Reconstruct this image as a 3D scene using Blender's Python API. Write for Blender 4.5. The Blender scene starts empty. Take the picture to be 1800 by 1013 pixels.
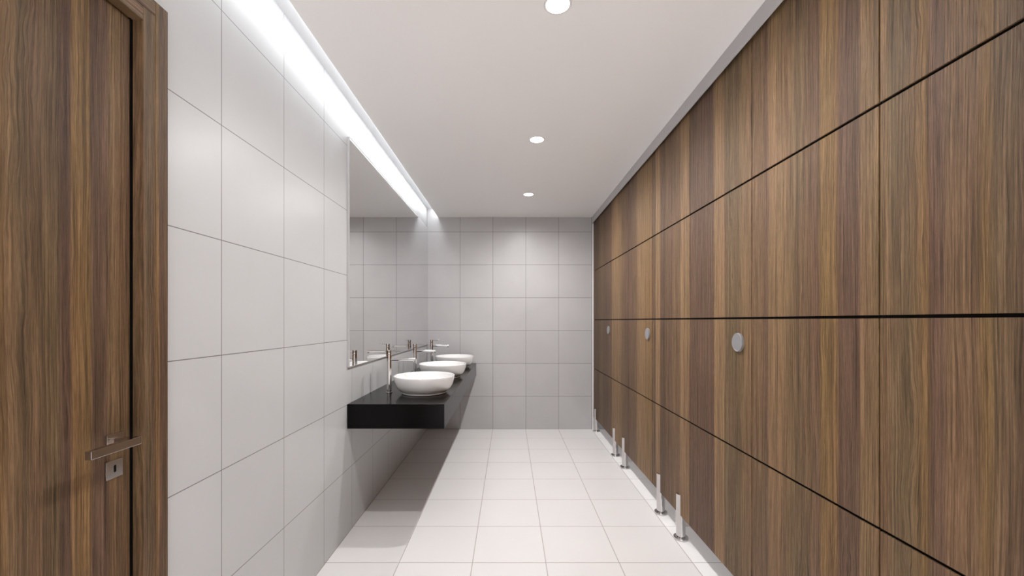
import bpy, bmesh, math, random
from mathutils import Vector
random.seed(7)
S = bpy.context.scene
COL = S.collection

# ---------------------------------------------------------------- camera
cam_data = bpy.data.cameras.new('camera')
cam = bpy.data.objects.new('camera', cam_data)
COL.objects.link(cam)
cam.location = (0.0, 0.0, 1.32)
cam.rotation_euler = (math.pi / 2, 0, 0)
cam_data.sensor_width = 36.0
cam_data.lens = 731.0 / 1800.0 * 36.0
cam_data.shift_x = 5.0 / 1800.0
cam_data.shift_y = 57.5 / 1800.0
cam_data.clip_start = 0.02
S.camera = cam

# ---------------------------------------------------------------- world and exposure
w = bpy.data.worlds.new('world')
S.world = w
w.use_nodes = True
w.node_tree.nodes['Background'].inputs[0].default_value = (0.9, 0.95, 1.0, 1)
w.node_tree.nodes['Background'].inputs[1].default_value = 0.05
S.view_settings.view_transform = 'Standard'
S.view_settings.look = 'None'
S.view_settings.gamma = 1.0
S.view_settings.use_curve_mapping = False
S.view_settings.exposure = 0.0

SPOT_W = 64.0          # corridor downlights
SPOT_COL = (1.0, 0.985, 0.98)
LED_STRENGTH = 11.5    # strip in the ceiling slot
LED_COL = (0.93, 0.97, 1.0)
STALL_FILL_W = 36.0  # unseen cubicle lamps, added to lighten the floor strip under the fronts
FILL_W = 680.0         # added narrow-beam fill behind the camera, bounced off the floor onto the ceiling

# ---------------------------------------------------------------- room measures
XL, YF, YB, ZC = -1.0, 5.06, -2.2, 2.58
PX = 1.028             # face of the cubicle fronts
PIT = 0.607            # width of one cubicle panel
Y0 = 1.155             # one of the vertical joints
ROWS = [0.15, 0.741, 1.331, 1.922, 2.55]


# ================================================================= helpers
def box(bm, x0, x1, y0, y1, z0, z1, mi=0, bev=0.0):
    vs = [bm.verts.new(p) for p in ((x0, y0, z0), (x1, y0, z0), (x1, y1, z0), (x0, y1, z0),
                                    (x0, y0, z1), (x1, y0, z1), (x1, y1, z1), (x0, y1, z1))]
    fs = []
    for q in ((3, 2, 1, 0), (4, 5, 6, 7), (0, 1, 5, 4), (1, 2, 6, 5), (2, 3, 7, 6), (3, 0, 4, 7)):
        f = bm.faces.new([vs[i] for i in q])
        f.material_index = mi
        fs.append(f)
    if bev > 0:
        es = list({e for f in fs for e in f.edges})
        r = bmesh.ops.bevel(bm, geom=es, offset=bev, segments=2, profile=0.5, affect='EDGES')
        for f in r['faces']:
            f.material_index = mi


def lathe(bm, prof, cx=0, cy=0, z=0, n=48, smooth=True, mi=0):
    rings = []
    for r, h in prof:
        if r < 1e-6:
            rings.append([bm.verts.new((cx, cy, z + h))])
        else:
            rings.append([bm.verts.new((cx + r * math.cos(2 * math.pi * k / n),
                                        cy + r * math.sin(2 * math.pi * k / n), z + h)) for k in range(n)])
    for a, b in zip(rings[:-1], rings[1:]):
        for k in range(n):
            k2 = (k + 1) % n
            if len(a) == 1 and len(b) == 1:
                continue
            if len(a) == 1:
                f = bm.faces.new((a[0], b[k2], b[k]))
            elif len(b) == 1:
                f = bm.faces.new((a[k], a[k2], b[0]))
            else:
                f = bm.faces.new((a[k], a[k2], b[k2], b[k]))
            f.smooth = smooth
            f.material_index = mi
    return rings


def rod(bm, p0, p1, r, n=24, r1=None, smooth=True):
    p0 = Vector(p0); p1 = Vector(p1)
    r1 = r if r1 is None else r1
    d = (p1 - p0).normalized()
    a = d.orthogonal().normalized(); b = d.cross(a)
    A = [bm.verts.new(p0 + (a * math.cos(t) + b * math.sin(t)) * r) for t in [2 * math.pi * k / n for k in range(n)]]
    B = [bm.verts.new(p1 + (a * math.cos(t) + b * math.sin(t)) * r1) for t in [2 * math.pi * k / n for k in range(n)]]
    for k in range(n):
        f = bm.faces.new((A[k], A[(k + 1) % n], B[(k + 1) % n], B[k])); f.smooth = smooth
    bm.faces.new(A[::-1]); bm.faces.new(B)


def prism(bm, pts, z0, z1, smooth=False, dz=None):
    """closed prism over a polygon of (x, y); dz adds a slope to the top"""
    A = [bm.verts.new((x, y, z0)) for x, y in pts]
    B = [bm.verts.new((x, y, z1 + (dz(x, y) if dz else 0))) for x, y in pts]
    n = len(pts)
    for k in range(n):
        f = bm.faces.new((A[k], A[(k + 1) % n], B[(k + 1) % n], B[k])); f.smooth = smooth
    bm.faces.new(A[::-1]); bm.faces.new(B)


def obj(name, bm, mats, parent=None, edge_split=False):
    bmesh.ops.recalc_face_normals(bm, faces=bm.faces[:])
    me = bpy.data.meshes.new(name)
    bm.to_mesh(me); bm.free()
    for m in (mats if isinstance(mats, (list, tuple)) else [mats]):
        me.materials.append(m)
    o = bpy.data.objects.new(name, me)
    COL.objects.link(o)
    if parent is not None:
        o.parent = parent
    if edge_split:
        me.set_sharp_from_angle(angle=math.radians(35))
    return o


def thing(name, label, cat, loc=(0, 0, 0), group=None):
    o = bpy.data.objects.new(name, None)
    o.empty_display_size = 0.05
    COL.objects.link(o)
    o.location = loc
    o['label'] = label; o['category'] = cat
    if group: o['group'] = group
    return o


def struct(o, label=None, cat=None):
    o['kind'] = 'structure'
    if label: o['label'] = label
    if cat: o['category'] = cat
    return o


def dup(root, loc, label):
    r = root.copy(); COL.objects.link(r); r.location = loc; r['label'] = label
    for ch in list(root.children):
        c = ch.copy(); COL.objects.link(c); c.parent = r
        for g in list(ch.children):
            d = g.copy(); COL.objects.link(d); d.parent = c
    return r


# ================================================================= materials
def mat(name, col, rough=0.5, metal=0.0, spec=0.5, coat=0.0):
    m = bpy.data.materials.new(name); m.use_nodes = True
    b = m.node_tree.nodes['Principled BSDF']
    b.inputs['Base Color'].default_value = (*col, 1)
    b.inputs['Roughness'].default_value = rough
    b.inputs['Metallic'].default_value = metal
    b.inputs['Specular IOR Level'].default_value = spec
    b.inputs['Coat Weight'].default_value = coat
    return m


class NT:
    def __init__(s, m):
        s.t = m.node_tree; s.b = s.t.nodes['Principled BSDF']

    def n(s, kind, **kw):
        x = s.t.nodes.new(kind)
        for k, v in kw.items(): setattr(x, k, v)
        return x

    def set(s, inp, v):
        if hasattr(v, 'is_output') or isinstance(v, bpy.types.NodeSocket): s.t.links.new(v, inp)
        else: inp.default_value = v

    def math(s, op, a, b=None, c=None, clamp=False):
        x = s.n('ShaderNodeMath', operation=op, use_clamp=clamp)
        s.set(x.inputs[0], a)
        if b is not None: s.set(x.inputs[1], b)
        if c is not None: s.set(x.inputs[2], c)
        return x.outputs[0]

    def xyz(s, v=None):
        if v is None: v = s.n('ShaderNodeNewGeometry').outputs['Position']
        x = s.n('ShaderNodeSeparateXYZ'); s.set(x.inputs[0], v)
        return x.outputs

    def comb(s, a, b, c):
        x = s.n('ShaderNodeCombineXYZ')
        s.set(x.inputs[0], a); s.set(x.inputs[1], b); s.set(x.inputs[2], c)
        return x.outputs[0]

    def noise(s, v, scale, detail=3, rough=0.5, dist=0.0):
        x = s.n('ShaderNodeTexNoise'); s.set(x.inputs['Vector'], v)
        x.inputs['Scale'].default_value = scale; x.inputs['Detail'].default_value = detail
        x.inputs['Roughness'].default_value = rough; x.inputs['Distortion'].default_value = dist
        return x.outputs['Fac']

    def ramp(s, fac, stops, interp='LINEAR'):
        x = s.n('ShaderNodeValToRGB'); s.set(x.inputs[0], fac)
        cr = x.color_ramp; cr.interpolation = interp
        while len(cr.elements) < len(stops): cr.elements.new(0.5)
        for e, (p, c) in zip(cr.elements, stops):
            e.position = p; e.color = (*c, 1) if len(c) == 3 else c
        return x.outputs['Color']

    def mix(s, fac, a, b, blend='MIX'):
        x = s.n('ShaderNodeMix', data_type='RGBA', blend_type=blend)
        s.set(x.inputs[0], fac)
        for inp, v in ((x.inputs[6], a), (x.inputs[7], b)):
            if isinstance(v, tuple): inp.default_value = (*v, 1)
            else: s.set(inp, v)
        return x.outputs[2]

    def bump(s, h, strength=0.3, dist=0.002):
        x = s.n('ShaderNodeBump'); x.inputs['Strength'].default_value = strength
        x.inputs['Distance'].default_value = dist
        s.set(x.inputs['Height'], h)
        s.t.links.new(x.outputs[0], s.b.inputs['Normal'])


def tile_mat(name, col, grout, axes, offs, size=0.4, half=0.0016, rough=0.35, mottling=0.05, spec=0.4):
    m = mat(name, col, rough, spec=spec)
    N = NT(m); P = N.xyz()
    lines = []; ids = []
    for ax, off in zip(axes, offs):
        q = N.math('DIVIDE', N.math('SUBTRACT', P[ax], off - 40 * size), size)
        f = N.math('FRACT', N.math('ADD', q, 0.5))
        d = N.math('MULTIPLY', N.math('ABSOLUTE', N.math('SUBTRACT', f, 0.5)), size)
        lines.append(N.math('LESS_THAN', d, half))
        ids.append(N.math('FLOOR', q))
    g = N.math('MAXIMUM', lines[0], lines[1])
    wn = N.n('ShaderNodeTexWhiteNoise', noise_dimensions='3D')
    N.set(wn.inputs['Vector'], N.comb(ids[0], ids[1], 3.0))
    geo = N.n('ShaderNodeNewGeometry').outputs['Position']
    cl = N.noise(geo, 2.3, 5, 0.55, 0.4)
    k = N.math('ADD', N.math('MULTIPLY', N.math('SUBTRACT', cl, 0.5), mottling * 2.2),
               N.math('MULTIPLY', N.math('SUBTRACT', wn.outputs['Value'], 0.5), mottling * 0.5))
    k = N.math('ADD', k, 1.0)
    kc = N.comb(k, k, k)
    c = N.mix(1.0, col, kc, 'MULTIPLY')
    c = N.mix(g, c, grout)
    N.set(m.node_tree.nodes['Principled BSDF'].inputs['Base Color'], c)
    N.bump(N.math('SUBTRACT', 1.0, g), 0.25, 0.001)
    return m


def srgb(r, g, b):
    f = lambda v: (v / 255 / 12.92) if v / 255 <= 0.04045 else ((v / 255 + 0.055) / 1.055) ** 2.4
    return (f(r), f(g), f(b))


WL = srgb(156, 127, 93)     # light tan band
WT = srgb(139, 113, 82)     # tan
WG = srgb(115, 97, 71)      # olive grey
WM = srgb(122, 98, 73)      # middle brown
WP = srgb(107, 84, 69)      # purple brown
WD = srgb(94, 75, 58)       # dark
WO = srgb(142, 113, 73)     # golden


def wood_mat(name, bands, lo, hi, axis=1, gain=0.74, zoff=0.0):
    """bands: list of (position along the wall, colour); vertical grain"""
    m = mat(name, (0.2, 0.13, 0.09), 0.5, spec=0.2)
    N = NT(m); P = N.xyz()
    u = N.math('ADD', P[1], N.math('MULTIPLY', P[0], 0.37))
    if axis == 2:                       # rails: grain across
        u, v = P[2], P[1]
    else:
        v = N.math('ADD', P[2], zoff)
    # slow sideways wander of the grain, with the flame figure where the mask is high
    wv = N.noise(N.comb(N.math('MULTIPLY', u, 7.0), N.math('MULTIPLY', v, 1.5), 0.3), 1.0, 2, 0.5)
    wv2 = N.noise(N.comb(N.math('MULTIPLY', u, 22.0), N.math('MULTIPLY', v, 5.5), 4.3), 1.0, 3, 0.5)
    mk = N.noise(N.comb(N.math('MULTIPLY', u, 11.0), N.math('MULTIPLY', v, 0.25), 7.7), 1.0, 1, 0.5)
    mk = N.math('MULTIPLY', N.math('SUBTRACT', mk, 0.50), 5.0, clamp=True)
    u2 = N.math('ADD', u, N.math('MULTIPLY', N.math('SUBTRACT', wv, 0.5), 0.022))
    amp = N.math('MULTIPLY_ADD', mk, 0.040, 0.006)
    u3 = N.math('ADD', u2, N.math('MULTIPLY', N.math('SUBTRACT', wv2, 0.5), amp))
    base_u = N.math('ADD', u if axis == 2 else P[1], N.math('MULTIPLY', N.math('SUBTRACT', wv, 0.5), 0.012))
    fac = N.math('DIVIDE', N.math('SUBTRACT', base_u, lo), hi - lo)
    stops = [((p - lo) / (hi - lo), tuple((c * 0.76 + a * 0.24) * gain for c, a in zip(col, WM))) for p, col in bands]
    base = N.ramp(fac, stops)
    # narrow tonal stripes
    st = N.noise(N.comb(N.math('MULTIPLY', u2, 48.0), N.math('MULTIPLY', v, 0.5), 1.0), 1.0, 3, 0.65)
    # grain lines
    gr = N.noise(N.comb(N.math('MULTIPLY', u3, 230.0), N.math('MULTIPLY', v, 3.0), 2.0), 1.0, 3, 0.68)
    # pores
    po = N.noise(N.comb(N.math('MULTIPLY', u3, 520.0), N.math('MULTIPLY', v, 26.0), 5.0), 1.0, 2, 0.6)
    # reddish / greenish drift
    hu = N.noise(N.comb(N.math('MULTIPLY', u2, 17.0), N.math('MULTIPLY', v, 0.9), 9.0), 1.0, 3, 0.55)
    ra = N.math('MULTIPLY_ADD', N.math('SUBTRACT', st, 0.5), 1.5, 1.02)
    rb = N.math('MULTIPLY_ADD', N.math('SUBTRACT', gr, 0.5), 3.0, 1.02)
    rc = N.math('MULTIPLY_ADD', N.math('SUBTRACT', po, 0.5), 0.95, 1.0)
    k = N.math('MAXIMUM', N.math('MULTIPLY', N.math('MULTIPLY', ra, rb), rc), 0.18)
    c = N.mix(1.0, base, N.comb(k, k, k), 'MULTIPLY')
    tint = N.ramp(hu, [(0.32, (1.06, 0.965, 0.98)), (0.5, (1.03, 0.985, 0.99)), (0.68, (1.01, 1.0, 0.94))])
    c = N.mix(1.0, c, tint, 'MULTIPLY')
    N.set(N.b.inputs['Base Color'], c)
    N.bump(N.math('ADD', gr, N.math('MULTIPLY', po, 0.5)), 0.8, 0.0022)
    return m


stall_bands = [
    (0.55, WP), (0.70, WM), (0.80, WP), (0.880, WG), (0.895, WO), (0.915, WM), (0.975, WM), (0.985, WP),
    (1.013, WP), (1.025, WO), (1.066, WG), (1.125, WG), (1.130, WT), (1.215, WT), (1.222, WP), (1.290, WP),
    (1.310, WO), (1.372, WO), (1.385, WP), (1.425, WM), (1.48, WG), (1.55, WT), (1.640, WL), (1.656, WP),
    (1.689, WM), (1.83, WT), (1.86, WG), (1.98, WG), (1.99, WL), (2.08, WL), (2.09, WP), (2.19, WP)]
stall_bands2 = [
    (2.10, WP), (2.19, WP), (2.20, WO), (2.264, WO), (2.28, WM), (2.37, WM), (2.38, WL), (2.488, WL), (2.50, WM),
    (2.61, WM), (2.63, WP), (2.72, WM), (2.74, WD), (2.83, WP), (2.84, WL), (2.91, WL), (2.93, WD), (2.99, WM), (3.01, WO), (3.33, WL),
    (3.36, WM), (3.55, WP), (3.78, WM), (3.83, WT), (4.0, WL), (4.16, WT), (4.19, WP), (4.5, WD),
    (4.6, WG), (4.8, WD), (5.06, WD)]
door_bands = [
    (0.20, WM), (0.40, WP), (0.60, WT), (0.75, WM), (0.827, WO), (0.84, WT), (0.866, WG), (0.887, WM), (0.93, WG),
    (0.943, WP), (0.958, WP), (0.966, WO), (1.003, WO), (1.010, WP), (1.045, WP), (1.056, WT), (1.10, WM),
    (1.125, WM), (1.13, WG), (1.155, WM), (1.158, WO), (1.166, WO), (1.172, WP), (1.20, WM)]

M_wood_a = wood_mat('wood_front_near', stall_bands, 0.55, 2.19)
M_wood_b = wood_mat('wood_front_far', stall_bands2, 2.10, 5.06)
M_wood_door = wood_mat('wood_door', door_bands, 0.20, 1.20, gain=0.65, zoff=7.0)
M_wood_rail = wood_mat('wood_door_rail', [(2.0, WM), (2.14, WT), (2.17, WP), (2.22, WO)], 2.0, 2.25, axis=2, gain=0.65)
M_gap = mat('black_joint', (0.006, 0.005, 0.004), 0.7, spec=0.1)
M_wall = tile_mat('tile_left', (0.575, 0.578, 0.583), (0.20, 0.19, 0.185), (1, 2), (1.446, 0.0))
M_wallB = tile_mat('tile_end', (0.525, 0.513, 0.518), (0.22, 0.205, 0.20), (0, 2), (0.202, 0.0), half=0.0022, mottling=0.09)
M_floor = tile_mat('tile_floor', (0.90, 0.878, 0.87), (0.56, 0.50, 0.48), (0, 1), (0.200, 2.267), half=0.0024, rough=0.32, mottling=0.03)
M_ceil = mat('ceiling_paint', (0.92, 0.91, 0.905), 0.9, spec=0.1)
M_slot = mat('slot_top_shade', (0.66, 0.66, 0.67), 0.9, spec=0.1)
M_white = mat('white_paint', (0.78, 0.765, 0.76), 0.7, spec=0.2)
M_trim = mat('grey_aluminium', (0.50, 0.485, 0.49), 0.5, metal=0.0, spec=0.5)
M_chrome = mat('chrome', (0.66, 0.645, 0.64), 0.07, metal=1.0)
M_steel = mat('brushed_steel', (0.56, 0.53, 0.51), 0.16, metal=1.0)
M_indic = mat('grey_plastic', (0.26, 0.255, 0.265), 0.38, spec=0.5)
M_mirror = mat('mirror_glass', (0.80, 0.80, 0.80), 0.0, metal=1.0)
M_ceramic = mat('white_ceramic', (0.93, 0.92, 0.915), 0.10, spec=0.6, coat=0.6)
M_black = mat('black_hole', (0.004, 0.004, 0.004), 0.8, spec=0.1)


def stone():
    m = mat('black_quartz', (0.0045, 0.004, 0.004), 0.16, spec=0.08)
    N = NT(m)
    g = N.n('ShaderNodeNewGeometry').outputs['Position']
    v = N.n('ShaderNodeTexVoronoi'); N.set(v.inputs['Vector'], g); v.inputs['Scale'].default_value = 42
    sp = N.math('LESS_THAN', v.outputs['Distance'], 0.055)
    N.set(N.b.inputs['Base Color'], N.mix(sp, (0.0045, 0.004, 0.004), (0.03, 0.03, 0.03)))
    return m


M_stone = stone()


def emit(name, col, s):
    m = bpy.data.materials.new(name); m.use_nodes = True
    b = m.node_tree.nodes['Principled BSDF']
    b.inputs['Base Color'].default_value = (0.8, 0.8, 0.8, 1)
    b.inputs['Emission Color'].default_value = (*col, 1)
    b.inputs['Emission Strength'].default_value = s
    return m


M_led = emit('led_strip_glow', LED_COL, LED_STRENGTH)
M_lens = emit('lamp_lens_glow', (1, 0.99, 0.98), 9.0)

# ================================================================= room shell
XR = 2.45
bm = bmesh.new(); box(bm, XL - 0.12, XR + 0.12, YB - 0.12, YF + 0.12, -0.12, 0.0)
struct(obj('floor', bm, M_floor))

DX0, DX1, DZ = 0.24, 1.12, 2.13        # door opening in the left wall (along y), its height
bm = bmesh.new()
box(bm, XL - 0.12, XL, YB, DX0 - 0.04, 0, 2.75)
box(bm, XL - 0.12, XL, DX1 + 0.04, YF, 0, 2.75)
box(bm, XL - 0.12, XL, DX0 - 0.04, DX1 + 0.04, DZ + 0.04, 2.75)
struct(obj('wall_left', bm, M_wall))
bm = bmesh.new(); box(bm, XL - 0.12, XR + 0.12, YF, YF + 0.12, 0, 2.75)
struct(obj('wall_back', bm, M_wallB))
bm = bmesh.new(); box(bm, XL - 0.12, XR + 0.12, YB - 0.12, YB, 0, 2.75)
struct(obj('wall_front', bm, M_white))
bm = bmesh.new(); box(bm, XR, XR + 0.12, YB, YF, 0, 2.75)
struct(obj('wall_right', bm, M_white))

# ceiling with the lighting slot along the left wall
SX, RZ = -0.865, 2.685
bm = bmesh.new()
box(bm, SX, XR, YB, YF, ZC, ZC + 0.022)          # visible ceiling board
box(bm, -0.72, XR, YB, YF, ZC + 0.022, 2.75)     # body above it
struct(obj('ceiling', bm, M_ceil))

bm = bmesh.new(); box(bm, XL, -0.72, YB, YF, RZ, 2.75)
struct(obj('trim_3', bm, M_slot))                # top of the slot, greyed to paint in its dimmer light

# light strip under the top of the slot
st = obj('led_strip', (lambda b: (box(b, -0.925, -0.868, YB + 0.02, YF - 0.02, RZ - 0.006, RZ), b)[1])(bmesh.new()), M_led)
st['label'] = 'white light strip hidden in the ceiling slot along the left tiled wall'
st['category'] = 'light strip'

# grey trim between ceiling and cubicle fronts, light profile at the end wall
bm = bmesh.new(); box(bm, 1.007, 1.013, YB, YF, 2.503, ZC, bev=0.001)
struct(obj('trim_1', bm, M_trim))
bm = bmesh.new(); box(bm, 1.007, 1.0265, YF - 0.008, YF, 0.0, 2.503)
struct(obj('trim_2', bm, M_white))

# ================================================================= door on the left
door = bpy.data.objects.new('door_1', None); COL.objects.link(door)
struct(door, 'dark wooden door with wide wooden frame in the left tiled wall', 'door')
FX = XL + 0.015
bm = bmesh.new()
# far upright: casing in two boards on the wall and the lining in the opening
box(bm, XL - 0.10, FX, DX1, DX1 + 0.038, 0, DZ + 0.0385, bev=0.001)
box(bm, XL + 0.0, FX + 0.0005, DX1 + 0.0385, DX1 + 0.080, 0, DZ + 0.080, bev=0.001)
box(bm, XL - 0.10, FX, DX0 - 0.038, DX0, 0, DZ + 0.0385, bev=0.001)
box(bm, XL + 0.0, FX + 0.0005, DX0 - 0.080, DX0 - 0.0385, 0, DZ + 0.080, bev=0.001)
fr = obj('door_frame', bm, M_wood_door, door)
bm = bmesh.new()
box(bm, XL - 0.10, FX, DX0, DX1, DZ, DZ + 0.038, bev=0.001)
box(bm, XL + 0.0, FX + 0.0005, DX0 - 0.038, DX1 + 0.038, DZ + 0.0385, DZ + 0.080, bev=0.001)
obj('frame_header', bm, M_wood_rail, door)
LX = -1.013
bm = bmesh.new()
box(bm, LX - 0.04, LX, DX0 + 0.004, DX1 - 0.009, 0.006, DZ - 0.004, bev=0.0012)
leaf = obj('door_leaf', bm, M_wood_door, door)
bm = bmesh.new()
box(bm, XL - 0.115, LX - 0.048, DX0, DX1, 0.0, DZ)
obj('door_stop', bm, M_gap, door)

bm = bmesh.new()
box(bm, XL - 0.060, LX - 0.0005, DX1 - 0.0088, DX1, 0.006, DZ)  # black strip that paints the shade in the gap beside the leaf
sl = obj('door_gap_shade', bm, M_black, door); sl['label'] = 'black strip standing in for the shade in the door gap'

hn = bpy.data.objects.new('lever_handle', None); COL.objects.link(hn); hn.parent = door
bm = bmesh.new(); box(bm, LX, LX + 0.007, 1.041, 1.086, 0.987, 1.032, bev=0.0008)
obj('rosette', bm, M_steel, hn)
bm = bmesh.new()
box(bm, LX + 0.007, -0.961, 1.050, 1.068, 1.006, 1.022, bev=0.0008)
obj('neck', bm, M_steel, hn)
bm = bmesh.new(); box(bm, -0.961, -0.945, 0.941, 1.070, 1.0036, 1.0233, bev=0.0012)
obj('lever', bm, M_steel, hn)
kp = obj('keyhole_plate', (lambda b: (box(b, LX, LX + 0.005, 1.041, 1.086, 0.918, 0.964, bev=0.0008), b)[1])(bmesh.new()), M_steel, door)
bm = bmesh.new()
pts = []
for k in range(17):
    t = math.pi * k / 16
    pts.append((0.0032 * math.cos(t), 0.0062 + 0.0032 * math.sin(t)))
for k in range(17):
    t = math.pi + math.pi * k / 16
    pts.append((0.0032 * math.cos(t), -0.0062 + 0.0032 * math.sin(t)))
A = [bm.verts.new((LX + 0.0040, 1.0635 + a, 0.942 + b)) for a, b in pts]
B = [bm.verts.new((LX + 0.0054, 1.0635 + a, 0.942 + b)) for a, b in pts]
for k in range(len(A)):
    bm.faces.new((A[k], A[(k + 1) % len(A)], B[(k + 1) % len(A)], B[k]))
bm.faces.new(A[::-1]); bm.faces.new(B)
kh = obj('keyhole', bm, M_black, kp)
kh['label'] = 'black keyhole slot'

# ================================================================= cubicle fronts
GV, GH = 0.0028, 0.0045      # half widths of upright and level joints


def front_panel(parent, ya, yb, name, mats):
    """four stacked boards in front of a dark core, local to parent (y from 0)"""
    bm = bmesh.new()
    wdt = yb - ya
    box(bm, 0.007, 0.0185, 0.0005, wdt - 0.0005, ROWS[0] + 0.001, ROWS[-1] - 0.001, mi=1)
    for k in range(4):
        z0 = ROWS[k] + (GH if k else 0); z1 = ROWS[k + 1] - (GH if k < 3 else 0.0)
        box(bm, 0.0, 0.0065, GV, wdt - GV, z0, z1, mi=0, bev=0.0007)
    return obj(name, bm, [mats, M_gap], parent)


def make_foot(parent, y):
    """slotted chrome post with a round flange, x measured from the panel face"""
    r, cx = 0.027, 0.012
    f = bpy.data.objects.new('foot', None); COL.objects.link(f); f.parent = parent
    f.location = (cx, y, 0)
    bm = bmesh.new()
    lathe(bm, [(0, 0.0), (0.041, 0.0), (0.0425, 0.002), (0.0425, 0.012), (0.041, 0.0145), (0.037, 0.0155), (0.028, 0.0155), (0, 0.0155)], n=48)
    obj('flange', bm, M_chrome, f, edge_split=True)
    bm = bmesh.new()
    rod(bm, (0, 0, 0.0155), (0, 0, 0.1495), r, n=40)

    def seg(xc, side):
        # circle segment on one side of the line x = xc
        a = math.acos(max(-1, min(1, xc / r)))
        p = []
        n = 20
        for k in range(n + 1):
            t = (a + (2 * math.pi - 2 * a) * k / n) if side < 0 else (-a + 2 * a * k / n)
            p.append((r * math.cos(t), r * math.sin(t)))
        return p
    prism(bm, seg(-cx - 0.0004, -1), 0.1495, 0.272, smooth=False)
    prism(bm, seg(-cx + 0.0189, 1), 0.1495, 0.272, smooth=False)
    for fc in bm.faces:
        if abs(fc.normal.z) < 0.5: fc.smooth = True
    obj('post', bm, M_chrome, f, edge_split=True)
    return f


edges = []
k = -4
names_fixed = {0: 'wooden fixed cubicle front panel, second tall section from the right edge of the photo',
               2: 'wooden fixed cubicle front on two chrome feet, the nearest pair in view',
               4: 'wooden fixed cubicle front on the two chrome feet before the last foot',
               6: 'narrow wooden fixed cubicle front ending at the end wall',
               -2: 'wooden fixed cubicle front beyond the right edge of the photo'}
names_door = {1: 'wooden cubicle door with the largest, nearest grey disc',
              3: 'wooden cubicle door with the middle of the three grey discs',
              5: 'wooden cubicle door with the farthest, smallest grey disc',
              -1: 'wooden cubicle door cut by the right edge of the photo'}
for k in range(-5, 7):
    ya = Y0 + k * PIT; yb = min(ya + PIT, YF - 0.0005)
    if ya < YB: continue
    m = M_wood_a if ya < 2.2 else M_wood_b
    if k % 2 == 0:
        t = thing('cubicle_front_panel', names_fixed.get(k, 'wooden fixed cubicle front behind the camera position, out of view'),
                  'partition panel', (PX, ya, 0), 'fixed wooden cubicle fronts')
        front_panel(t, ya, yb, 'panel', m)
        c = PIT / 2
        make_foot(t, c - 0.165 + 0.012 if k < 6 else 0.163)
        if k < 6: make_foot(t, c + 0.180 - 0.012 + 0.012)
    else:
        t = thing('cubicle_door', names_door.get(k, 'wooden cubicle door behind the camera position, out of view'),
                  'door', (PX, ya, 0), 'wooden cubicle doors')
        front_panel(t, ya, yb, 'door_panel', m)
        bm = bmesh.new()
        yy, zz, R = 0.098, 1.223, 0.042
        prof = [(0, 0.0), (R, 0.0), (R, 0.009), (R - 0.002, 0.011), (R - 0.0045, 0.011), (R - 0.006, 0.0100), (0, 0.0100)]
        n = 56
        rings = []
        for r_, h_ in prof:
            if r_ == 0: rings.append([bm.verts.new((-h_, yy, zz))])
            else: rings.append([bm.verts.new((-h_, yy + r_ * math.cos(2 * math.pi * i / n), zz + r_ * math.sin(2 * math.pi * i / n))) for i in range(n)])
        for a, b in zip(rings[:-1], rings[1:]):
            for i in range(n):
                j = (i + 1) % n
                if len(a) == 1: bm.faces.new((a[0], b[i], b[j]))
                elif len(b) == 1: bm.faces.new((a[i], a[j], b[0]))
                else: bm.faces.new((a[i], a[j], b[j], b[i]))
        d = obj('lock_disc', bm, M_indic, t)
        d['label'] = 'round grey lock disc'

# dividers inside, seen only through the gap at the floor
for y, lab in ((-1.0, 'white cubicle divider behind the camera position, out of view'),
               (0.24, 'white cubicle divider behind the wooden front, nearest the camera'),
               (1.455, 'white cubicle divider hidden behind the nearest fixed wooden front'),
               (2.668, 'white cubicle divider glimpsed under the wooden fronts beside the nearest chrome foot'),
               (3.890, 'white cubicle divider glimpsed under the wooden fronts beside the third chrome foot')):
    bm = bmesh.new(); box(bm, 1.075, XR, y, y + 0.03, 0, 2.5)
    o = obj('cubicle_divider', bm, M_white)
    o['label'] = lab; o['category'] = 'partition'; o['group'] = 'white dividers between the cubicles'

# ================================================================= vanity counter
VY, VZ0, VZ1, VX1 = 2.565, 0.653, 0.804, -0.400
bm = bmesh.new(); box(bm, XL + 0.0005, VX1, VY, YF - 0.0005, VZ0, VZ1, bev=0.0012)
v = obj('vanity_counter', bm, M_stone)
v['label'] = 'long black stone counter slab fixed to the left tiled wall under the mirror'
v['category'] = 'counter'

# mirror
mr = thing('wall_mirror', 'large rectangular mirror on the left tiled wall above the black counter', 'mirror', (XL, VY, 1.033))
MH = 2.455 - 1.033
ML = YF - 0.001 - VY
bm = bmesh.new(); box(bm, 0.0005, 0.0140, 0.003, ML - 0.0, 0.003, MH - 0.003)
obj('glass', bm, M_mirror, mr)
bm = bmesh.new()
box(bm, 0.0005, 0.0150, 0.0, 0.003, 0.0, MH)
box(bm, 0.0005, 0.0150, 0.003, ML, 0.0, 0.003)
box(bm, 0.0005, 0.0150, 0.003, ML, MH - 0.003, MH)
obj('edge_frame', bm, M_trim, mr)

# ================================================================= basins and taps
BY = [2.99, 3.81, 4.63]
BX = -0.609
b_lab = ['white round vessel basin on the black counter, nearest the camera',
         'white vessel basin on the black counter, middle of the three',
         'white vessel basin on the black counter, farthest, next to the end wall']
t_lab = ['tall chrome tap standing behind the nearest white basin',
         'tall chrome tap standing behind the middle white basin',
         'tall chrome tap standing behind the farthest white basin']

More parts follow.
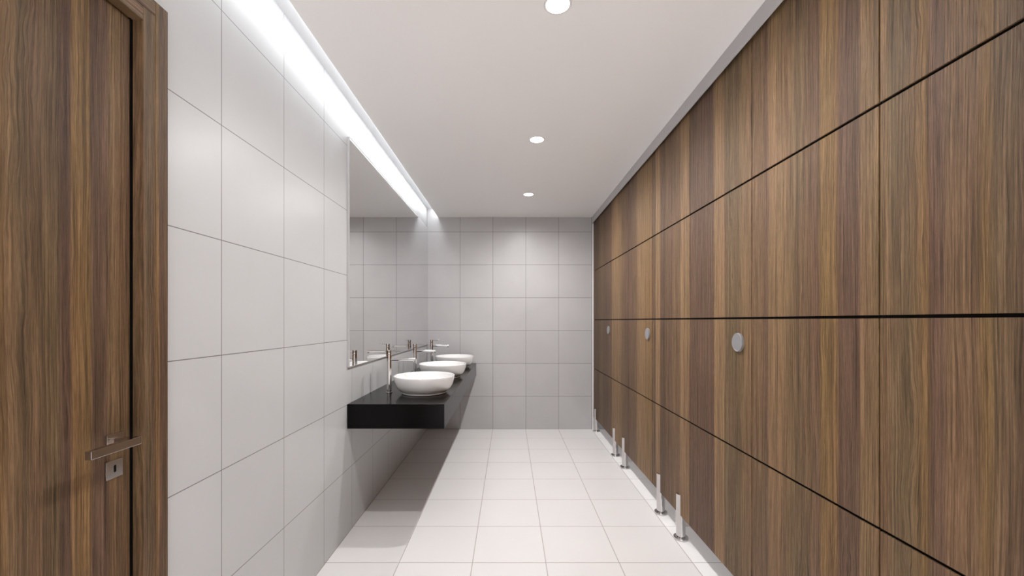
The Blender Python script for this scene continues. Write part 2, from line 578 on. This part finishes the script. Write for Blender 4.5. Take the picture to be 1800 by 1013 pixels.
basin = thing('vessel_basin', b_lab[0], 'basin', (BX, BY[0], VZ1), 'white vessel basins on the counter')
bm = bmesh.new()
prof = [(0, 0.0), (0.150, 0.0), (0.1575, 0.0015), (0.160, 0.005), (0.1585, 0.009), (0.159, 0.0125), (0.168, 0.0175), (0.181, 0.028),
        (0.193, 0.044), (0.2035, 0.066), (0.2105, 0.091), (0.2145, 0.114), (0.2150, 0.1225), (0.2140, 0.1250),
        (0.2115, 0.1262), (0.2085, 0.1252), (0.2065, 0.1225), (0.2045, 0.116), (0.199, 0.098), (0.190, 0.074), (0.176, 0.050),
        (0.155, 0.030), (0.120, 0.018), (0.07, 0.0135), (0.022, 0.0125)]
lathe(bm, prof, n=96)
# close the drain hole bottom
bowl = obj('bowl', bm, M_ceramic, basin)
bm = bmesh.new()
lathe(bm, [(0, 0.0115), (0.0225, 0.0115), (0.0245, 0.0130), (0.0245, 0.0150), (0.022, 0.0165), (0, 0.0170)], n=32)
dr = obj('drain', bm, M_chrome, basin); dr['label'] = 'chrome drain'

tap = thing('basin_tap', t_lab[0], 'tap', (-0.862, BY[0], VZ1), 'tall chrome taps behind the basins')
bm = bmesh.new()
lathe(bm, [(0, 0), (0.0215, 0), (0.0222, 0.002), (0.0215, 0.005), (0.0185, 0.0068), (0, 0.0068)], n=40)
obj('base_ring', bm, M_chrome, tap, edge_split=True)
bm = bmesh.new()
lathe(bm, [(0, 0.0068), (0.0165, 0.0068), (0.0165, 0.272), (0.0150, 0.2733), (0, 0.2733)], n=40)
obj('column', bm, M_chrome, tap, edge_split=True)
bm = bmesh.new()
rod(bm, (0.0150, 0, 0.238), (0.188, 0, 0.238), 0.0095, n=28)
sp = obj('spout', bm, M_chrome, tap, edge_split=True)
bm = bmesh.new()
rod(bm, (0.179, 0, 0.230), (0.179, 0, 0.219), 0.0078, n=24)
obj('aerator', bm, M_chrome, sp, edge_split=True)
bm = bmesh.new()
lathe(bm, [(0, 0.2755), (0.0165, 0.2755), (0.0168, 0.277), (0.0168, 0.301), (0.0155, 0.3035), (0.012, 0.3045), (0, 0.3045)], n=40)
cp = obj('mixer_cap', bm, M_chrome, tap, edge_split=True)
bm = bmesh.new(); rod(bm, (0.010, 0, 0.298), (0.085, 0, 0.3005), 0.0034, n=16, r1=0.0030)
obj('lever_pin', bm, M_chrome, cp, edge_split=True)
# thin dark seam ring between column and cap
bm = bmesh.new(); lathe(bm, [(0, 0.2733), (0.0145, 0.2733), (0.0145, 0.2755), (0, 0.2755)], n=32)
obj('seam_ring', bm, M_black, tap, edge_split=True)
for i in (1, 2):
    dup(basin, (BX, BY[i], VZ1), b_lab[i])
    dup(tap, (-0.862, BY[i], VZ1), t_lab[i])

# ================================================================= downlights
LXc = 0.193
lamps = [(1.655, 'round glowing ceiling downlight at the top edge of the photo, nearest the camera'),
         (2.890, 'round glowing ceiling downlight, middle of the row of three'),
         (4.145, 'round glowing ceiling downlight, smallest and farthest of the three'),]


def downlight(x, y, label, power, group, cone=179, blend=0.95):
    t = thing('ceiling_downlight', label, 'ceiling light', (x, y, ZC), group)
    bm = bmesh.new()
    lathe(bm, [(0.047, 0.0), (0.0555, 0.0), (0.0555, -0.0018), (0.053, -0.003), (0.047, -0.003), (0.047, 0.0)], n=48)
    obj('trim_ring', bm, M_white, t)
    bm = bmesh.new()
    lathe(bm, [(0, -0.0001), (0.0468, -0.0001), (0.0468, -0.0022), (0, -0.0028)], n=48)
    obj('lens', bm, M_lens, t)
    ld = bpy.data.lights.new('downlight_spot', 'SPOT')
    ld.energy = power; ld.color = SPOT_COL
    ld.spot_size = math.radians(cone); ld.spot_blend = blend
    ld.shadow_soft_size = 0.018
    lo = bpy.data.objects.new('downlight_spot', ld); COL.objects.link(lo)
    lo.parent = t; lo.location = (0, 0, -0.024)
    return t


for y, lab in lamps:
    downlight(LXc, y, lab, SPOT_W, 'ceiling downlights in a row')
for y in (-0.75, -1.55):
    downlight(0.30, y, 'added narrow-beam fill lamp behind the camera position, out of view', FILL_W,
              'added fill lamps behind the camera', 66, 0.6)
for i, y in enumerate((2.06, 3.28, 4.48)):
    downlight(1.75, y, 'added fill lamp inside a cubicle, hidden behind the wooden fronts', STALL_FILL_W, 'added fill lamps inside the cubicles')
